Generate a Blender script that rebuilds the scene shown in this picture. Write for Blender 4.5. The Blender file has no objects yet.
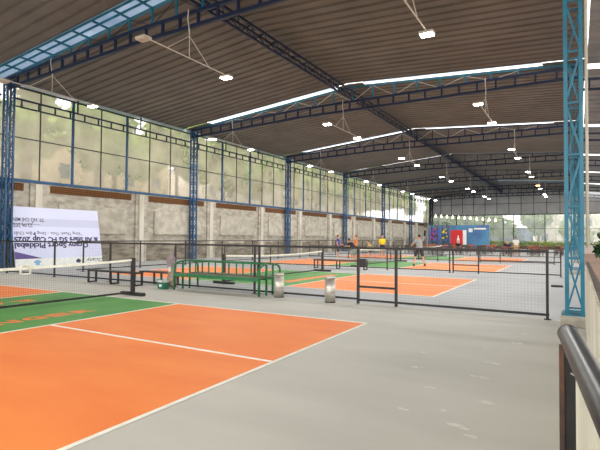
import bpy, bmesh, math, random
from mathutils import Vector, Matrix
random.seed(7)
S = bpy.context.scene
COL = S.collection
PI = math.pi

# ------------------------------------------------------------------ camera
F_PX, YAW, PITCH, ROLL, CAM_H = 467.78, 0.53511, 0.02634, 0.00729, 1.5373
cy, sy = math.cos(YAW), math.sin(YAW)
fw = Vector((-sy * math.cos(PITCH), cy * math.cos(PITCH), math.sin(PITCH)))
ri = Vector((cy, sy, 0)); up = ri.cross(fw)
r2 = ri * math.cos(ROLL) + up * math.sin(ROLL)
u2 = -ri * math.sin(ROLL) + up * math.cos(ROLL)
cam_d = bpy.data.cameras.new('camera'); cam = bpy.data.objects.new('camera', cam_d); COL.objects.link(cam)
cam_d.sensor_width = 36; cam_d.lens = F_PX / 600 * 36
cam_d.clip_start = 0.05; cam_d.clip_end = 600
cam.matrix_world = Matrix(((r2.x, u2.x, -fw.x, 0), (r2.y, u2.y, -fw.y, 0), (r2.z, u2.z, -fw.z, CAM_H), (0, 0, 0, 1)))
S.camera = cam

# ------------------------------------------------------------------ sky and exposure
W = bpy.data.worlds.new('sky'); S.world = W; W.use_nodes = True
bg = W.node_tree.nodes['Background']
bg.inputs['Color'].default_value = (1.0, 0.985, 0.955, 1)
bg.inputs['Strength'].default_value = 1.9
S.view_settings.view_transform = 'Standard'; S.view_settings.look = 'None'
S.view_settings.exposure = 1.02; S.view_settings.gamma = 1.0; S.view_settings.use_curve_mapping = False
try:
    S.cycles.use_denoising = True
    S.cycles.max_bounces = 8; S.cycles.diffuse_bounces = 5; S.cycles.transparent_max_bounces = 24
    S.cycles.sample_clamp_indirect = 6
except Exception:
    pass
LAMP_W = 100.0

# ------------------------------------------------------------------ materials
def lin(c):
    return tuple(((v / 255) / 12.92 if v / 255 <= 0.04045 else ((v / 255 + 0.055) / 1.055) ** 2.4) for v in c)

MATS = {}
def mat(name, rgb, rough=0.6, metal=0.0, rgb2=None, scale=4.0, detail=4.0, bump=0.0, stretch=None, spec=0.5, lo=0.35, hi=0.65):
    m = bpy.data.materials.new(name); m.use_nodes = True
    nt = m.node_tree; b = nt.nodes['Principled BSDF']
    c1 = (*lin(rgb), 1)
    c2 = (*lin(rgb2), 1) if rgb2 else (*[min(1, v * 0.86) for v in c1[:3]], 1)
    tc = nt.nodes.new('ShaderNodeTexCoord'); mp = nt.nodes.new('ShaderNodeMapping')
    nt.links.new(tc.outputs['Object'], mp.inputs['Vector'])
    if stretch: mp.inputs['Scale'].default_value = stretch
    n = nt.nodes.new('ShaderNodeTexNoise'); n.inputs['Scale'].default_value = scale; n.inputs['Detail'].default_value = detail
    nt.links.new(mp.outputs['Vector'], n.inputs['Vector'])
    cr = nt.nodes.new('ShaderNodeValToRGB')
    cr.color_ramp.elements[0].position = lo; cr.color_ramp.elements[1].position = hi
    cr.color_ramp.elements[0].color = c1; cr.color_ramp.elements[1].color = c2
    nt.links.new(n.outputs['Fac'], cr.inputs['Fac']); nt.links.new(cr.outputs['Color'], b.inputs['Base Color'])
    b.inputs['Roughness'].default_value = rough; b.inputs['Metallic'].default_value = metal
    b.inputs['Specular IOR Level'].default_value = spec
    if bump:
        bp = nt.nodes.new('ShaderNodeBump'); bp.inputs['Strength'].default_value = bump; bp.inputs['Distance'].default_value = 0.02
        nt.links.new(n.outputs['Fac'], bp.inputs['Height']); nt.links.new(bp.outputs['Normal'], b.inputs['Normal'])
    MATS[name] = m
    return m

def emit(name, rgb, s):
    m = bpy.data.materials.new(name); m.use_nodes = True; nt = m.node_tree
    b = nt.nodes['Principled BSDF']; b.inputs['Base Color'].default_value = (*lin(rgb), 1)
    b.inputs['Emission Color'].default_value = (*lin(rgb), 1); b.inputs['Emission Strength'].default_value = s
    MATS[name] = m; return m

def sheet(name, rgb, clear, blur=0.0):
    """milky plastic sheet: part clear, part scattering"""
    m = bpy.data.materials.new(name); m.use_nodes = True; nt = m.node_tree
    out = nt.nodes['Material Output']; nt.nodes.remove(nt.nodes['Principled BSDF'])
    t = nt.nodes.new('ShaderNodeBsdfTransparent'); tl = nt.nodes.new('ShaderNodeBsdfTranslucent'); d = nt.nodes.new('ShaderNodeBsdfDiffuse')
    tl.inputs['Color'].default_value = (*lin(rgb), 1); d.inputs['Color'].default_value = (*lin(rgb), 1)
    tc = nt.nodes.new('ShaderNodeTexCoord'); n = nt.nodes.new('ShaderNodeTexNoise'); n.inputs['Scale'].default_value = 0.7; n.inputs['Detail'].default_value = 5
    nt.links.new(tc.outputs['Object'], n.inputs['Vector'])
    mr = nt.nodes.new('ShaderNodeMapRange'); mr.inputs['From Min'].default_value = 0.3; mr.inputs['From Max'].default_value = 0.7
    mr.inputs['To Min'].default_value = max(0, clear - 0.12); mr.inputs['To Max'].default_value = min(1, clear + 0.12)
    nt.links.new(n.outputs['Fac'], mr.inputs['Value'])
    a = nt.nodes.new('ShaderNodeMixShader'); a.inputs['Fac'].default_value = 0.3
    nt.links.new(tl.outputs[0], a.inputs[1]); nt.links.new(d.outputs[0], a.inputs[2])
    if blur:
        t = nt.nodes.new('ShaderNodeBsdfRefraction'); t.inputs['IOR'].default_value = 1.03; t.inputs['Roughness'].default_value = blur
    x = nt.nodes.new('ShaderNodeMixShader'); nt.links.new(mr.outputs[0], x.inputs['Fac'])
    nt.links.new(a.outputs[0], x.inputs[1]); nt.links.new(t.outputs[0], x.inputs[2])
    nt.links.new(x.outputs[0], out.inputs['Surface'])
    MATS[name] = m; return m

mat('floor_grey', (200, 197, 187), 0.62, rgb2=(189, 186, 176), scale=0.55, detail=9, stretch=(0.6, 2.2, 1), spec=0.3)
mat('hall_floor', (174, 175, 175), 0.6, rgb2=(162, 163, 164), scale=0.5, detail=8, spec=0.3)
mat('court_orange', (250, 144, 72), 0.6, rgb2=(244, 132, 64), scale=0.8, detail=9, stretch=(0.7, 2.0, 1), spec=0.3)
mat('court_green', (92, 156, 74), 0.6, rgb2=(80, 144, 66), scale=1.2, detail=8, spec=0.3)
mat('line_white', (243, 240, 228), 0.6, rgb2=(232, 228, 214), scale=6, spec=0.3)
mat('letter_orange', (240, 140, 74), 0.6, scale=5, spec=0.3)
mat('scuff', (226, 224, 214), 0.7, scale=20, spec=0.2)
mat('concrete', (182, 177, 164), 0.9, rgb2=(146, 140, 128), scale=2.6, detail=14, bump=0.3, stretch=(1, 0.8, 1.6), spec=0.2)
mat('concrete_rough', (148, 140, 124), 0.95, rgb2=(98, 91, 80), scale=2.4, detail=14, bump=0.8, stretch=(1, 0.5, 2.2), spec=0.15)
mat('plaster', (184, 179, 166), 0.9, rgb2=(158, 152, 139), scale=2.2, detail=12, bump=0.25, spec=0.2)
mat('pilaster_paint', (200, 195, 182), 0.85, rgb2=(176, 170, 156), scale=1.2, detail=10, stretch=(1, 1, 0.4), spec=0.2)
mat('blue_steel', (8, 76, 120), 0.45, 0.0, rgb2=(6, 60, 98), scale=3)
mat('navy_shade_steel', (8, 30, 66), 0.45, 0.0, rgb2=(6, 23, 54), scale=3)  # blue steel paint with its shade put into the colour
mat('teal_lit_steel', (8, 114, 140), 0.4, 0.0, rgb2=(6, 96, 122), scale=3)  # the same blue paint, its lit look put into the colour
mat('dark_steel', (34, 36, 44), 0.45, 0.2, rgb2=(26, 27, 34), scale=5)
mat('black_steel', (40, 37, 36), 0.5, 0.2, rgb2=(28, 26, 26), scale=6)
mat('black_tube', (30, 31, 32), 0.36, 0.1, rgb2=(24, 25, 26), scale=8)
mat('rust_edge', (92, 60, 44), 0.6, 0.2, rgb2=(58, 44, 36), scale=9)
mat('wire', (120, 120, 118), 0.5, 0.3, scale=6)
mat('net_cord', (52, 50, 50), 0.9, scale=6)
mat('tape_white', (238, 235, 222), 0.7, rgb2=(222, 218, 204), scale=6)
mat('roof_metal', (110, 104, 98), 0.5, 0.0, rgb2=(97, 92, 87), scale=0.7, detail=6, spec=0.35)
mat('canopy_metal', (150, 156, 162), 0.5, 0.2, rgb2=(128, 134, 142), scale=0.8)
mat('cladding', (186, 187, 190), 0.55, 0.0, rgb2=(168, 170, 174), scale=0.6, detail=5)
mat('green_paint', (20, 112, 62), 0.4, 0.0, rgb2=(14, 92, 50), scale=5)
mat('bench_slat', (112, 98, 74), 0.6, rgb2=(92, 80, 60), scale=6, stretch=(0.5, 6, 6))
mat('stainless', (206, 202, 192), 0.42, 0.7, rgb2=(178, 172, 160), scale=3, stretch=(1, 1, 12))
mat('banner_white', (208, 212, 236), 0.5, rgb2=(200, 204, 232), scale=0.4)
mat('banner_grey', (192, 196, 220), 0.5, rgb2=(186, 190, 216), scale=0.4)
mat('banner_purple', (84, 66, 140), 0.5, rgb2=(76, 58, 130), scale=0.5)
mat('ink', (48, 40, 84), 0.6, rgb2=(40, 34, 76), scale=5)
mat('logo_blue', (120, 170, 205), 0.6, scale=5)
mat('cooler_green', (18, 108, 84), 0.4, scale=5)
mat('cooler_white', (228, 230, 226), 0.5, scale=5)
mat('bag_grey', (150, 136, 136), 0.9, rgb2=(122, 110, 112), scale=12, bump=0.4)
mat('bag_tan', (170, 150, 134), 0.9, rgb2=(128, 112, 102), scale=14, bump=0.4)
mat('skin', (206, 156, 126), 0.6, rgb2=(196, 144, 116), scale=6)
mat('hair_black', (30, 26, 26), 0.7, scale=20)
mat('hair_brown', (96, 66, 46), 0.7, scale=20)
for n, c in (('white', (228, 226, 220)), ('grey', (150, 156, 160)), ('blue', (38, 66, 160)), ('black', (32, 32, 38)), ('yellow', (240, 214, 36)),
             ('orange', (222, 130, 66)), ('tan', (196, 168, 120)), ('navy', (38, 44, 74)), ('pink', (212, 150, 150)), ('red', (196, 36, 34))):
    mat('cloth_' + n, c, 0.9, scale=10, bump=0.2)
mat('eye_dark', (30, 24, 22), 0.3, scale=5); mat('lip', (160, 90, 80), 0.6, scale=5)
mat('paddle', (36, 36, 40), 0.5, scale=5)
mat('lamp_case', (198, 186, 172), 0.5, rgb2=(188, 174, 160), scale=4)
mat('rod_white', (206, 200, 190), 0.5, scale=4)
emit('lamp_glow', (255, 252, 244), 26.0); emit('warm_glow', (255, 204, 128), 16.0); emit('bulb_glow', (255, 240, 205), 1.2)
mat('leaf', (84, 130, 44), 0.7, rgb2=(136, 170, 76), scale=0.6)
mat('leaf_yellow', (170, 188, 80), 0.7, rgb2=(116, 152, 60), scale=0.6)
mat('leaf_dark', (34, 82, 38), 0.5, rgb2=(22, 60, 30), scale=1.5)
mat('bark', (92, 74, 58), 0.9, scale=8, bump=0.6)
mat('cream_wall', (226, 206, 172), 0.9, rgb2=(210, 186, 154), scale=0.4)
mat('pale_wall', (214, 206, 196), 0.9, rgb2=(196, 188, 180), scale=0.4)
mat('shed_roof', (186, 186, 196), 0.7, scale=0.5)
mat('glass_dark', (92, 110, 126), 0.15, 0.0, scale=2)
mat('earth', (150, 122, 102), 0.85, rgb2=(132, 106, 88), scale=0.9, detail=9)
mat('yard', (150, 146, 132), 0.9, rgb2=(128, 124, 110), scale=0.3, detail=8)
mat('blue_hoarding', (62, 98, 146), 0.6, rgb2=(72, 128, 166), scale=0.35, lo=0.42, hi=0.58)
mat('purple_panel', (96, 98, 200), 0.5, scale=0.8)
mat('red_paint', (206, 26, 30), 0.4, scale=4)
mat('wood_brown', (120, 74, 50), 0.6, rgb2=(92, 58, 40), scale=5, stretch=(1, 1, 6))
mat('chair_red', (168, 84, 58), 0.5, scale=4); mat('chair_dark', (62, 54, 48), 0.5, scale=4)
mat('table_top', (150, 126, 96), 0.5, scale=4)
mat('flute_white', (222, 220, 206), 0.6, rgb2=(196, 190, 172), scale=1.6, detail=9, stretch=(1, 1, 0.25))
mat('coping_brown', (96, 80, 66), 0.5, 0.2, rgb2=(70, 58, 50), scale=3)
mat('flower_yellow', (238, 206, 40), 0.6, scale=5); mat('flower_red', (190, 50, 40), 0.6, scale=5)
mat('pot', (112, 84, 66), 0.8, scale=4)
mat('blue_far', (70, 104, 170), 0.7, rgb2=(110, 140, 190), scale=0.3)
sheet('milky_sheet', (224, 216, 198), 0.62, 0.2)
sheet('far_sheet', (204, 208, 204), 0.64, 0.2)
sheet('skylight_grey', (150, 164, 180), 0.03)
sheet('skylight_sheet', (200, 212, 222), 0.2)

def brick_vent_mat():
    m = bpy.data.materials.new('vent_brick'); m.use_nodes = True; nt = m.node_tree; b = nt.nodes['Principled BSDF']
    tc = nt.nodes.new('ShaderNodeTexCoord'); mp = nt.nodes.new('ShaderNodeMapping'); mp.inputs['Rotation'].default_value = (PI / 4, 0, 0)
    ck = nt.nodes.new('ShaderNodeTexChecker'); ck.inputs['Scale'].default_value = 14
    ck.inputs['Color1'].default_value = (*lin((112, 70, 24)), 1); ck.inputs['Color2'].default_value = (*lin((56, 34, 14)), 1)
    nt.links.new(tc.outputs['Object'], mp.inputs['Vector']); nt.links.new(mp.outputs['Vector'], ck.inputs['Vector'])
    nt.links.new(ck.outputs['Color'], b.inputs['Base Color']); b.inputs['Roughness'].default_value = 0.9
    MATS['vent_brick'] = m
brick_vent_mat()

# ------------------------------------------------------------------ geometry helpers
ORG = {}
class MB:
    def __init__(s): s.v = []; s.f = []
    def add(s, vs, fs):
        o = len(s.v); s.v += [Vector(p) for p in vs]; s.f += [tuple(i + o for i in f) for f in fs]; return s
    def box(s, c, d, M=None):
        c = Vector(c); hx, hy, hz = d[0] / 2, d[1] / 2, d[2] / 2
        vs = [Vector((x, y, z)) for z in (-hz, hz) for x, y in ((-hx, -hy), (hx, -hy), (hx, hy), (-hx, hy))]
        if M is not None: vs = [M @ p for p in vs]
        return s.add([p + c for p in vs], [(3, 2, 1, 0), (4, 5, 6, 7), (0, 1, 5, 4), (1, 2, 6, 5), (2, 3, 7, 6), (3, 0, 4, 7)])
    def span(s, a, b):
        a = Vector(a); b = Vector(b)
        return s.box((a + b) / 2, [abs(b[i] - a[i]) for i in range(3)])
    def bar(s, p, q, w, h=None, upv=(0, 0, 1)):
        p = Vector(p); q = Vector(q); h = h or w; d = (q - p).normalized(); U = Vector(upv)
        if abs(d.dot(U)) > 0.98: U = Vector((0, 1, 0)) if abs(d.y) < 0.9 else Vector((1, 0, 0))
        X = d.cross(U).normalized(); Z = X.cross(d)
        vs = [e + X * a * w / 2 + Z * b * h / 2 for e in (p, q) for a, b in ((-1, -1), (1, -1), (1, 1), (-1, 1))]
        return s.add(vs, [(3, 2, 1, 0), (4, 5, 6, 7), (0, 1, 5, 4), (1, 2, 6, 5), (2, 3, 7, 6), (3, 0, 4, 7)])
    def sweep(s, pts, rad, n=8, ell=None, cap=True):
        """tube along pts; rad a number or one per point (or (rx, ry) with ell the x axis)"""
        pts = [Vector(p) for p in pts]; o = len(s.v); N = len(pts)
        rr = rad if isinstance(rad, (list, tuple)) else [rad] * N
        ref = Vector(ell) if ell else None
        for i, p in enumerate(pts):
            d = (pts[min(i + 1, N - 1)] - pts[max(i - 1, 0)]).normalized()
            A = ref if ref else (Vector((0, 0, 1)) if abs(d.z) < 0.9 else Vector((1, 0, 0)))
            X = (A - d * A.dot(d)).normalized(); Y = d.cross(X)
            r = rr[i]; rx, ry = r if isinstance(r, (list, tuple)) else (r, r)
            for k in range(n):
                a = 2 * PI * k / n; s.v.append(p + X * math.cos(a) * rx + Y * math.sin(a) * ry)
        for i in range(N - 1):
            for k in range(n):
                a = o + i * n + k; b = o + i * n + (k + 1) % n
                s.f.append((a, b, b + n, a + n))
        if cap:
            s.f.append(tuple(o + k for k in range(n))[::-1]); s.f.append(tuple(o + (N - 1) * n + k for k in range(n)))
        return s
    def ball(s, c, r, n=10, m=7):
        c = Vector(c); rx, ry, rz = r if isinstance(r, (list, tuple)) else (r, r, r); o = len(s.v)
        s.v.append(c + Vector((0, 0, -rz)))
        for j in range(1, m):
            t = -PI / 2 + PI * j / m
            for k in range(n):
                a = 2 * PI * k / n; s.v.append(c + Vector((rx * math.cos(t) * math.cos(a), ry * math.cos(t) * math.sin(a), rz * math.sin(t))))
        s.v.append(c + Vector((0, 0, rz))); top = len(s.v) - 1
        for k in range(n): s.f.append((o, o + 1 + (k + 1) % n, o + 1 + k))
        for j in range(m - 2):
            for k in range(n):
                a = o + 1 + j * n + k; b = o + 1 + j * n + (k + 1) % n
                s.f.append((a, b, b + n, a + n))
        for k in range(n):
            s.f.append((top, o + 1 + (m - 2) * n + k, o + 1 + (m - 2) * n + (k + 1) % n))
        return s
    def lathe(s, c, prof, n=20):
        c = Vector(c); o = len(s.v)
        for r, z in prof:
            for k in range(n):
                a = 2 * PI * k / n; s.v.append(c + Vector((r * math.cos(a), r * math.sin(a), z)))
        for i in range(len(prof) - 1):
            for k in range(n):
                a = o + i * n + k; b = o + i * n + (k + 1) % n; s.f.append((a, b, b + n, a + n))
        s.f.append(tuple(o + k for k in range(n))[::-1]); s.f.append(tuple(o + (len(prof) - 1) * n + k for k in range(n)))
        return s
    def build(s, name, m, parent=None, smooth=False, bevel=0):
        org = ORG[parent.name] if parent is not None else Vector((0, 0, 0))
        me = bpy.data.meshes.new(name); me.from_pydata([p - org for p in s.v], [], s.f); me.update()
        if isinstance(m, (list, tuple)):
            for k in m: me.materials.append(MATS[k])
        else: me.materials.append(MATS[m])
        o = bpy.data.objects.new(name, me); COL.objects.link(o)
        if parent is not None: o.parent = parent
        ORG[o.name] = org
        if smooth:
            for p in me.polygons: p.use_smooth = True
        if bevel:
            b = o.modifiers.new('bevel', 'BEVEL'); b.width = bevel; b.segments = 2; b.limit_method = 'ANGLE'
        return o

def tag(o, label, cat, group=None):
    o['label'] = label; o['category'] = cat
    if group: o['group'] = group
    return o
def thing(name, label, cat, loc=(0, 0, 0), group=None):
    o = bpy.data.objects.new(name, None); COL.objects.link(o); o.location = loc; o.empty_display_size = 0.1
    ORG[o.name] = Vector(loc); return tag(o, label, cat, group)
def struct(o):
    o['kind'] = 'structure'; return o
def recenter(o):
    """put a one-mesh thing's origin at its base"""
    me = o.data; xs = [v.co for v in me.vertices]
    c = Vector(((min(p.x for p in xs) + max(p.x for p in xs)) / 2, (min(p.y for p in xs) + max(p.y for p in xs)) / 2, min(p.z for p in xs)))
    me.transform(Matrix.Translation(-c)); o.location = c; ORG[o.name] = c; return o
def children_of(o): return [c for c in list(COL.objects) if c.parent == o]
KIDS = {}
def copy_tree(o, loc, rz=0, label=None, group=None, scale=None):
    kids = KIDS.setdefault(o.name, None) or children_of(o); KIDS[o.name] = kids
    r = o.copy(); COL.objects.link(r); r.location = loc; r.rotation_euler = (0, 0, rz)
    if scale: r.scale = (scale,) * 3
    ORG[r.name] = Vector(loc)
    if label: r['label'] = label
    if group: r['group'] = group
    for c in kids:
        d = c.copy(); COL.objects.link(d); d.parent = r
        gk = KIDS.setdefault(c.name, None)
        if gk is None: gk = children_of(c); KIDS[c.name] = gk
        for g in gk:
            e = g.copy(); COL.objects.link(e); e.parent = d
    return r

def text_to(mb, s, size, org, right, upv, ex=0.002, shear=0.0, sx=1.0, bold=0.012):
    cu = bpy.data.curves.new('t', 'FONT'); cu.body = s; cu.size = size; cu.extrude = ex; cu.resolution_u = 2; cu.shear = shear; cu.offset = size * bold
    o = bpy.data.objects.new('t', cu); COL.objects.link(o)
    dg = bpy.context.evaluated_depsgraph_get(); me = bpy.data.meshes.new_from_object(o.evaluated_get(dg))
    R = Vector(right).normalized(); U = Vector(upv).normalized(); N = R.cross(U); O = Vector(org)
    mb.add([O + R * v.co.x * sx + U * v.co.y + N * v.co.z for v in me.vertices], [tuple(p.vertices) for p in me.polygons])
    w = max([v.co.x for v in me.vertices] or [0]) * sx
    bpy.data.objects.remove(o); bpy.data.curves.remove(cu); bpy.data.meshes.remove(me)
    return w

# ------------------------------------------------------------------ layout constants
XW = -22.95                                     # left wall face
T = [11.6 + 12.15 * k for k in range(7)]         # truss and column lines
YF = 85.0                                       # far wall
XR = -10.8                                      # ridge
NTH = ['nearest to the camera', 'second from the camera', 'third from the camera', 'fourth from the camera', 'fifth from the camera', 'sixth from the camera', 'farthest from the camera']
def roof_z(x): return 10.02 + (x - XR) * 0.092 if x < XR else 10.02 - (x - XR) * 0.064

# ------------------------------------------------------------------ SETTING
struct(MB().span((-23.1, -6, -0.3), (0.3, 10.3, 0)).build('floor', 'floor_grey'))
struct(MB().span((-23.1, 10.3, -0.3), (0.3, YF, 0)).build('floor', 'hall_floor'))
struct(MB().span((0.3, -6, -0.3), (14, YF, -0.02)).build('floor_side', 'earth'))
struct(MB().span((-120, -60, -0.6), (90, 240, -0.31)).build('ground', 'yard'))

# left wall: concrete, pilasters, plaster slabs, perforated brick strips
wl = MB().span((XW - 0.22, -6, 0), (XW, YF, 4.1)).build('wall_left', 'concrete'); struct(wl)
rw = MB()
for i in range(46):
    y0 = -6 + i * 2.0; h = 1.15 + random.uniform(-0.12, 0.16)
    rw.span((XW, y0, 0), (XW + 0.03 + random.uniform(0, 0.012), min(y0 + 2.0, YF), h))
o = rw.build('render_dado', 'concrete_rough', wl)
P0, PB = 13.25, 6.33
for k in range(-3, 12):
    y = P0 + PB * k
    if y > YF: break
    MB().span((XW, y - 0.42, 0), (XW + 0.1, y + 0.42, 4.05)).build('pilaster', 'concrete', wl)
    MB().span((XW + 0.1, y - 0.2, 0), (XW + 0.17, y + 0.14, 4.05)).build('pilaster_strip', 'pilaster_paint', wl)
    if y + PB < YF:
        MB().span((XW, y + 0.62, 3.68), (XW + 0.03, y + 5.62, 4.04)).build('brick_vent', 'vent_brick', wl)
        pl = MB().span((XW, y + 1.05, 1.72), (XW + 0.1, y + 5.25, 3.12))
        pl.span((XW, y + 1.0, 1.66), (XW + 0.2, y + 5.3, 1.72))
        pl.build('plaster_slab', 'plaster', wl)

# window band of the left wall: one window per bay, milky sheet, mullions, rails
edges = [-0.55] + T + [YF]
for k in range(len(edges) - 1):
    a, b = edges[k], edges[k + 1]
    w = MB().span((XW - 0.06, a, 4.1), (XW + 0.06, b, 4.24)).build('window_%d' % (k + 1), 'blue_steel'); struct(w)
    MB().span((XW - 0.1, a, 4.24), (XW - 0.09, b, 8.6)).build('pane', 'milky_sheet', w)
    MB().span((XW - 0.05, a, 6.2), (XW - 0.01, b, 6.25)).build('rail', 'dark_steel', w)
    MB().span((XW - 0.06, a, 8.6), (XW + 0.02, b, 8.67)).build('rail', 'dark_steel', w)
    n = 7
    for j in range(1, n):
        y = a + (b - a) * j / n
        thick = j in (2, 4)
        d = 0.05 if thick else 0.022
        MB().span((XW - 0.07, y - d, 4.24), (XW + (0.03 if thick else -0.02), y + d, 8.6)).build('mullion', 'blue_steel' if thick else 'dark_steel', w)

struct(MB().span((XW - 0.06, -6, 8.67), (XW - 0.05, YF, 8.86)).build('eave_gap_light_1', 'skylight_sheet'))  # translucent strip added to stand in for daylight through the open eave gap
# roof: ribbed sheets bay by bay with a daylight strip before every truss
GAPS = [0.75, 0.32, 0.3, 0.12, 0.1, 0.42, 0.1]
def ribbed(y0, y1, xa, xb, zf, name, m, pitch=0.53, hgt=0.075, th=0.02):
    mb = MB(); prof = []; y = y0
    while y < y1 - 0.02:
        for dy, z in ((0, 0), (pitch * 0.62, 0), (pitch * 0.72, hgt), (pitch * 0.9, hgt), (pitch * 0.999, 0)):
            if y + dy <= y1: prof.append((y + dy, z))
        y += pitch
    vs = []; fs = []
    for x in (xa, xb):
        for yy, z in prof: vs.append((x, yy, zf(x) + z))
    for x in (xa, xb):
        for yy, z in prof: vs.append((x, yy, zf(x) + z + th))
    n = len(prof)
    for i in range(n - 1):
        fs.append((i, i + 1, n + i + 1, n + i)); fs.append((2 * n + i, 3 * n + i, 3 * n + i + 1, 2 * n + i + 1))
    fs.append((0, n, 3 * n, 2 * n)); fs.append((n - 1, 3 * n - 1, 4 * n - 1, 2 * n - 1)[::1])
    mb.add(vs, fs)
    return mb.build(name, m)
XE, XRR = XW - 0.35, 0.35
bays = [(-5.0, T[0])] + [(T[k], T[k + 1]) for k in range(6)] + [(T[6], YF + 0.4)]
for k, (a, b) in enumerate(bays):
    e = b - GAPS[k] if k < 7 else b
    struct(ribbed(a, e, XE, XR, roof_z, 'ceiling_left', 'roof_metal'))
    struct(ribbed(a, e, XR, XRR, roof_z, 'ceiling_right', 'roof_metal'))
    if k < 7:
        for xa, xb in ((XE, XR), (XR, XRR)) if k in (0, 3, 4, 6) else (((XR + 1.0, -1.2),) if k == 5 else ((-21.0, XR - 0.8), (XR + 0.8, -1.3))):
            mb = MB(); vs = []
            for x in (xa, xb):
                for dz in (0.0, 0.015): vs += [(x, e - 0.05, roof_z(x) + dz + 0.06), (x, b + 0.05, roof_z(x) + dz + 0.06)]
            mb.add(vs, [(0, 1, 5, 4), (2, 6, 7, 3), (0, 4, 6, 2), (1, 3, 7, 5), (0, 2, 3, 1), (4, 5, 7, 6)])
            _ = struct(mb.build('skylight', 'skylight_grey' if k == 0 else 'skylight_sheet'))
for k in (1, 2, 5):
    for xa, xb, n in ((XE, -21.0, 'ceiling_left'), (XR - 0.8, XR, 'ceiling_left'), (XR, XR + 0.8, 'ceiling_right'), (-1.3, XRR, 'ceiling_right')) if k != 5 else ((XE, XR, 'ceiling_left'), (XR, XR + 1.0, 'ceiling_right'), (-1.2, XRR, 'ceiling_right')):
        struct(MB().add([(xa, bays[k][1] - GAPS[k], roof_z(xa)), (xb, bays[k][1] - GAPS[k], roof_z(xb)), (xb, bays[k][1], roof_z(xb)), (xa, bays[k][1], roof_z(xa))] + [(xa, bays[k][1] - GAPS[k], roof_z(xa) + .03), (xb, bays[k][1] - GAPS[k], roof_z(xb) + .03), (xb, bays[k][1], roof_z(xb) + .03), (xa, bays[k][1], roof_z(xa) + .03)],
                    [(3, 2, 1, 0), (4, 5, 6, 7), (0, 1, 5, 4), (1, 2, 6, 5), (2, 3, 7, 6), (3, 0, 4, 7)]).build(n, 'roof_metal'))
# side roof beyond the right columns
for k, (a, b) in enumerate(bays):
    struct(ribbed(a, b - 0.5, 0.4, 11.0, lambda x: 8.95 - (x - 0.4) * 0.10, 'ceiling_side', 'canopy_metal', 0.9, 0.06))

# far wall: cladding over a milky window band over a low wall
wb = MB().span((-22.95, YF, 5.62), (14, YF + 0.12, 10.0)).build('wall_back', 'cladding'); struct(wb)
for i in range(20):
    x = -22.9 + i * 1.87
    MB().span((x - 0.04, YF - 0.05, 5.62), (x + 0.04, YF, 9.9)).build('cladding_rib', 'dark_steel', wb)
MB().span((-22.95, YF - 0.04, 7.4), (14, YF, 7.46)).build('cladding_rail', 'dark_steel', wb)
MB().span((-22.95, YF - 0.12, 5.5), (14, YF + 0.1, 5.64)).build('lintel', 'dark_steel', wb)
struct(MB().span((-22.95, YF, -0.3), (14, YF + 0.2, 0.75)).build('wall_back_low', 'pilaster_paint'))
for k in range(4):
    a = -22.95 + k * 9.2375; b = a + 9.2375
    w = MB().span((a, YF + 0.0, 0.75), (b, YF + 0.12, 0.85)).build('window_%d' % (k + 9), 'dark_steel'); struct(w)
    MB().span((a, YF + 0.1, 0.85), (b, YF + 0.11, 5.5)).build('pane', 'far_sheet', w)
    for j in range(6):
        x = a + (b - a) * j / 6; d = 0.13 if j == 0 or j == 3 else 0.03
        MB().span((x - d / 2, YF, 0.85), (x + d / 2, YF + 0.09, 5.5)).build('mullion', 'dark_steel', w)
    MB().span((a, YF + 0.02, 3.2), (b, YF + 0.08, 3.25)).build('rail', 'dark_steel', w)

# ------------------------------------------------------------------ STEEL
def lattice_column(name, label, x0, x1, y0, y1, z1, m, group, chord=0.07, step=0.75, plinth=False, base=0.0, sides=(0, 1, 2, 3)):
    t = thing(name, label, 'column', ((x0 + x1) / 2, (y0 + y1) / 2, 0), group)
    cs = [(x0, y0), (x1, y0), (x1, y1), (x0, y1)]
    for x, y in cs:
        MB().span((x - chord / 2, y - chord / 2, base), (x + chord / 2, y + chord / 2, z1)).build('chord', m, t)
    for i in range(4):
        (xa, ya), (xb, yb) = cs[i], cs[(i + 1) % 4]
        if i not in sides: continue
        mb = MB(); z = base + 0.08; s = 0
        while z < z1 - 0.1:
            zz = min(z + step, z1 - 0.02)
            p, q = ((xa, ya, z), (xb, yb, zz)) if s == 0 else ((xb, yb, z), (xa, ya, zz))
            mb.bar(p, q, 0.03); mb.bar((xa, ya, z), (xb, yb, z), 0.03)
            z = zz; s ^= 1
        mb.build('lacing', m, t)
    if plinth:
        pn = MB().span((x0 - 0.1, y0 - 0.1, 0), (x1 + 0.06, y1 + 0.12, base)).build('plinth', 'concrete', t, bevel=0.02)
    MB().span((x0 - 0.08, y0 - 0.08, base), (x1 + 0.08, y1 + 0.08, base + 0.025)).build('base_plate', m, t)
    return t
for k in range(7):
    lattice_column('lattice_column', 'blue lattice steel column against the concrete left wall, ' + NTH[k], XW + 0.22, XW + 0.54, T[k] - 0.15, T[k] + 0.15, 8.75,
                   'blue_steel', 'columns along the left wall', 0.075, 0.6)
for k in range(6):
    c = lattice_column('lattice_column', 'tall teal-blue lattice column on the open right side, ' + NTH[k], -0.165 if k == 0 else -0.22, 0.075 if k == 0 else 0.12, T[k] - (2.05 if k == 0 else 0.1), T[k] - (1.65 if k == 0 else -0.3), 9.15,
                       'teal_lit_steel', 'columns along the open right side', 0.06, 0.92, True, 0.2, (0, 1, 2))
    if k < 2:
        MB().sweep([(0.155, T[k] - (2.05 if k == 0 else 0.3), 1.4), (0.155, T[k] - (2.05 if k == 0 else 0.3), 8.6)], 0.026, 10).build('drain_pipe', 'pilaster_paint', c, True)
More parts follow.
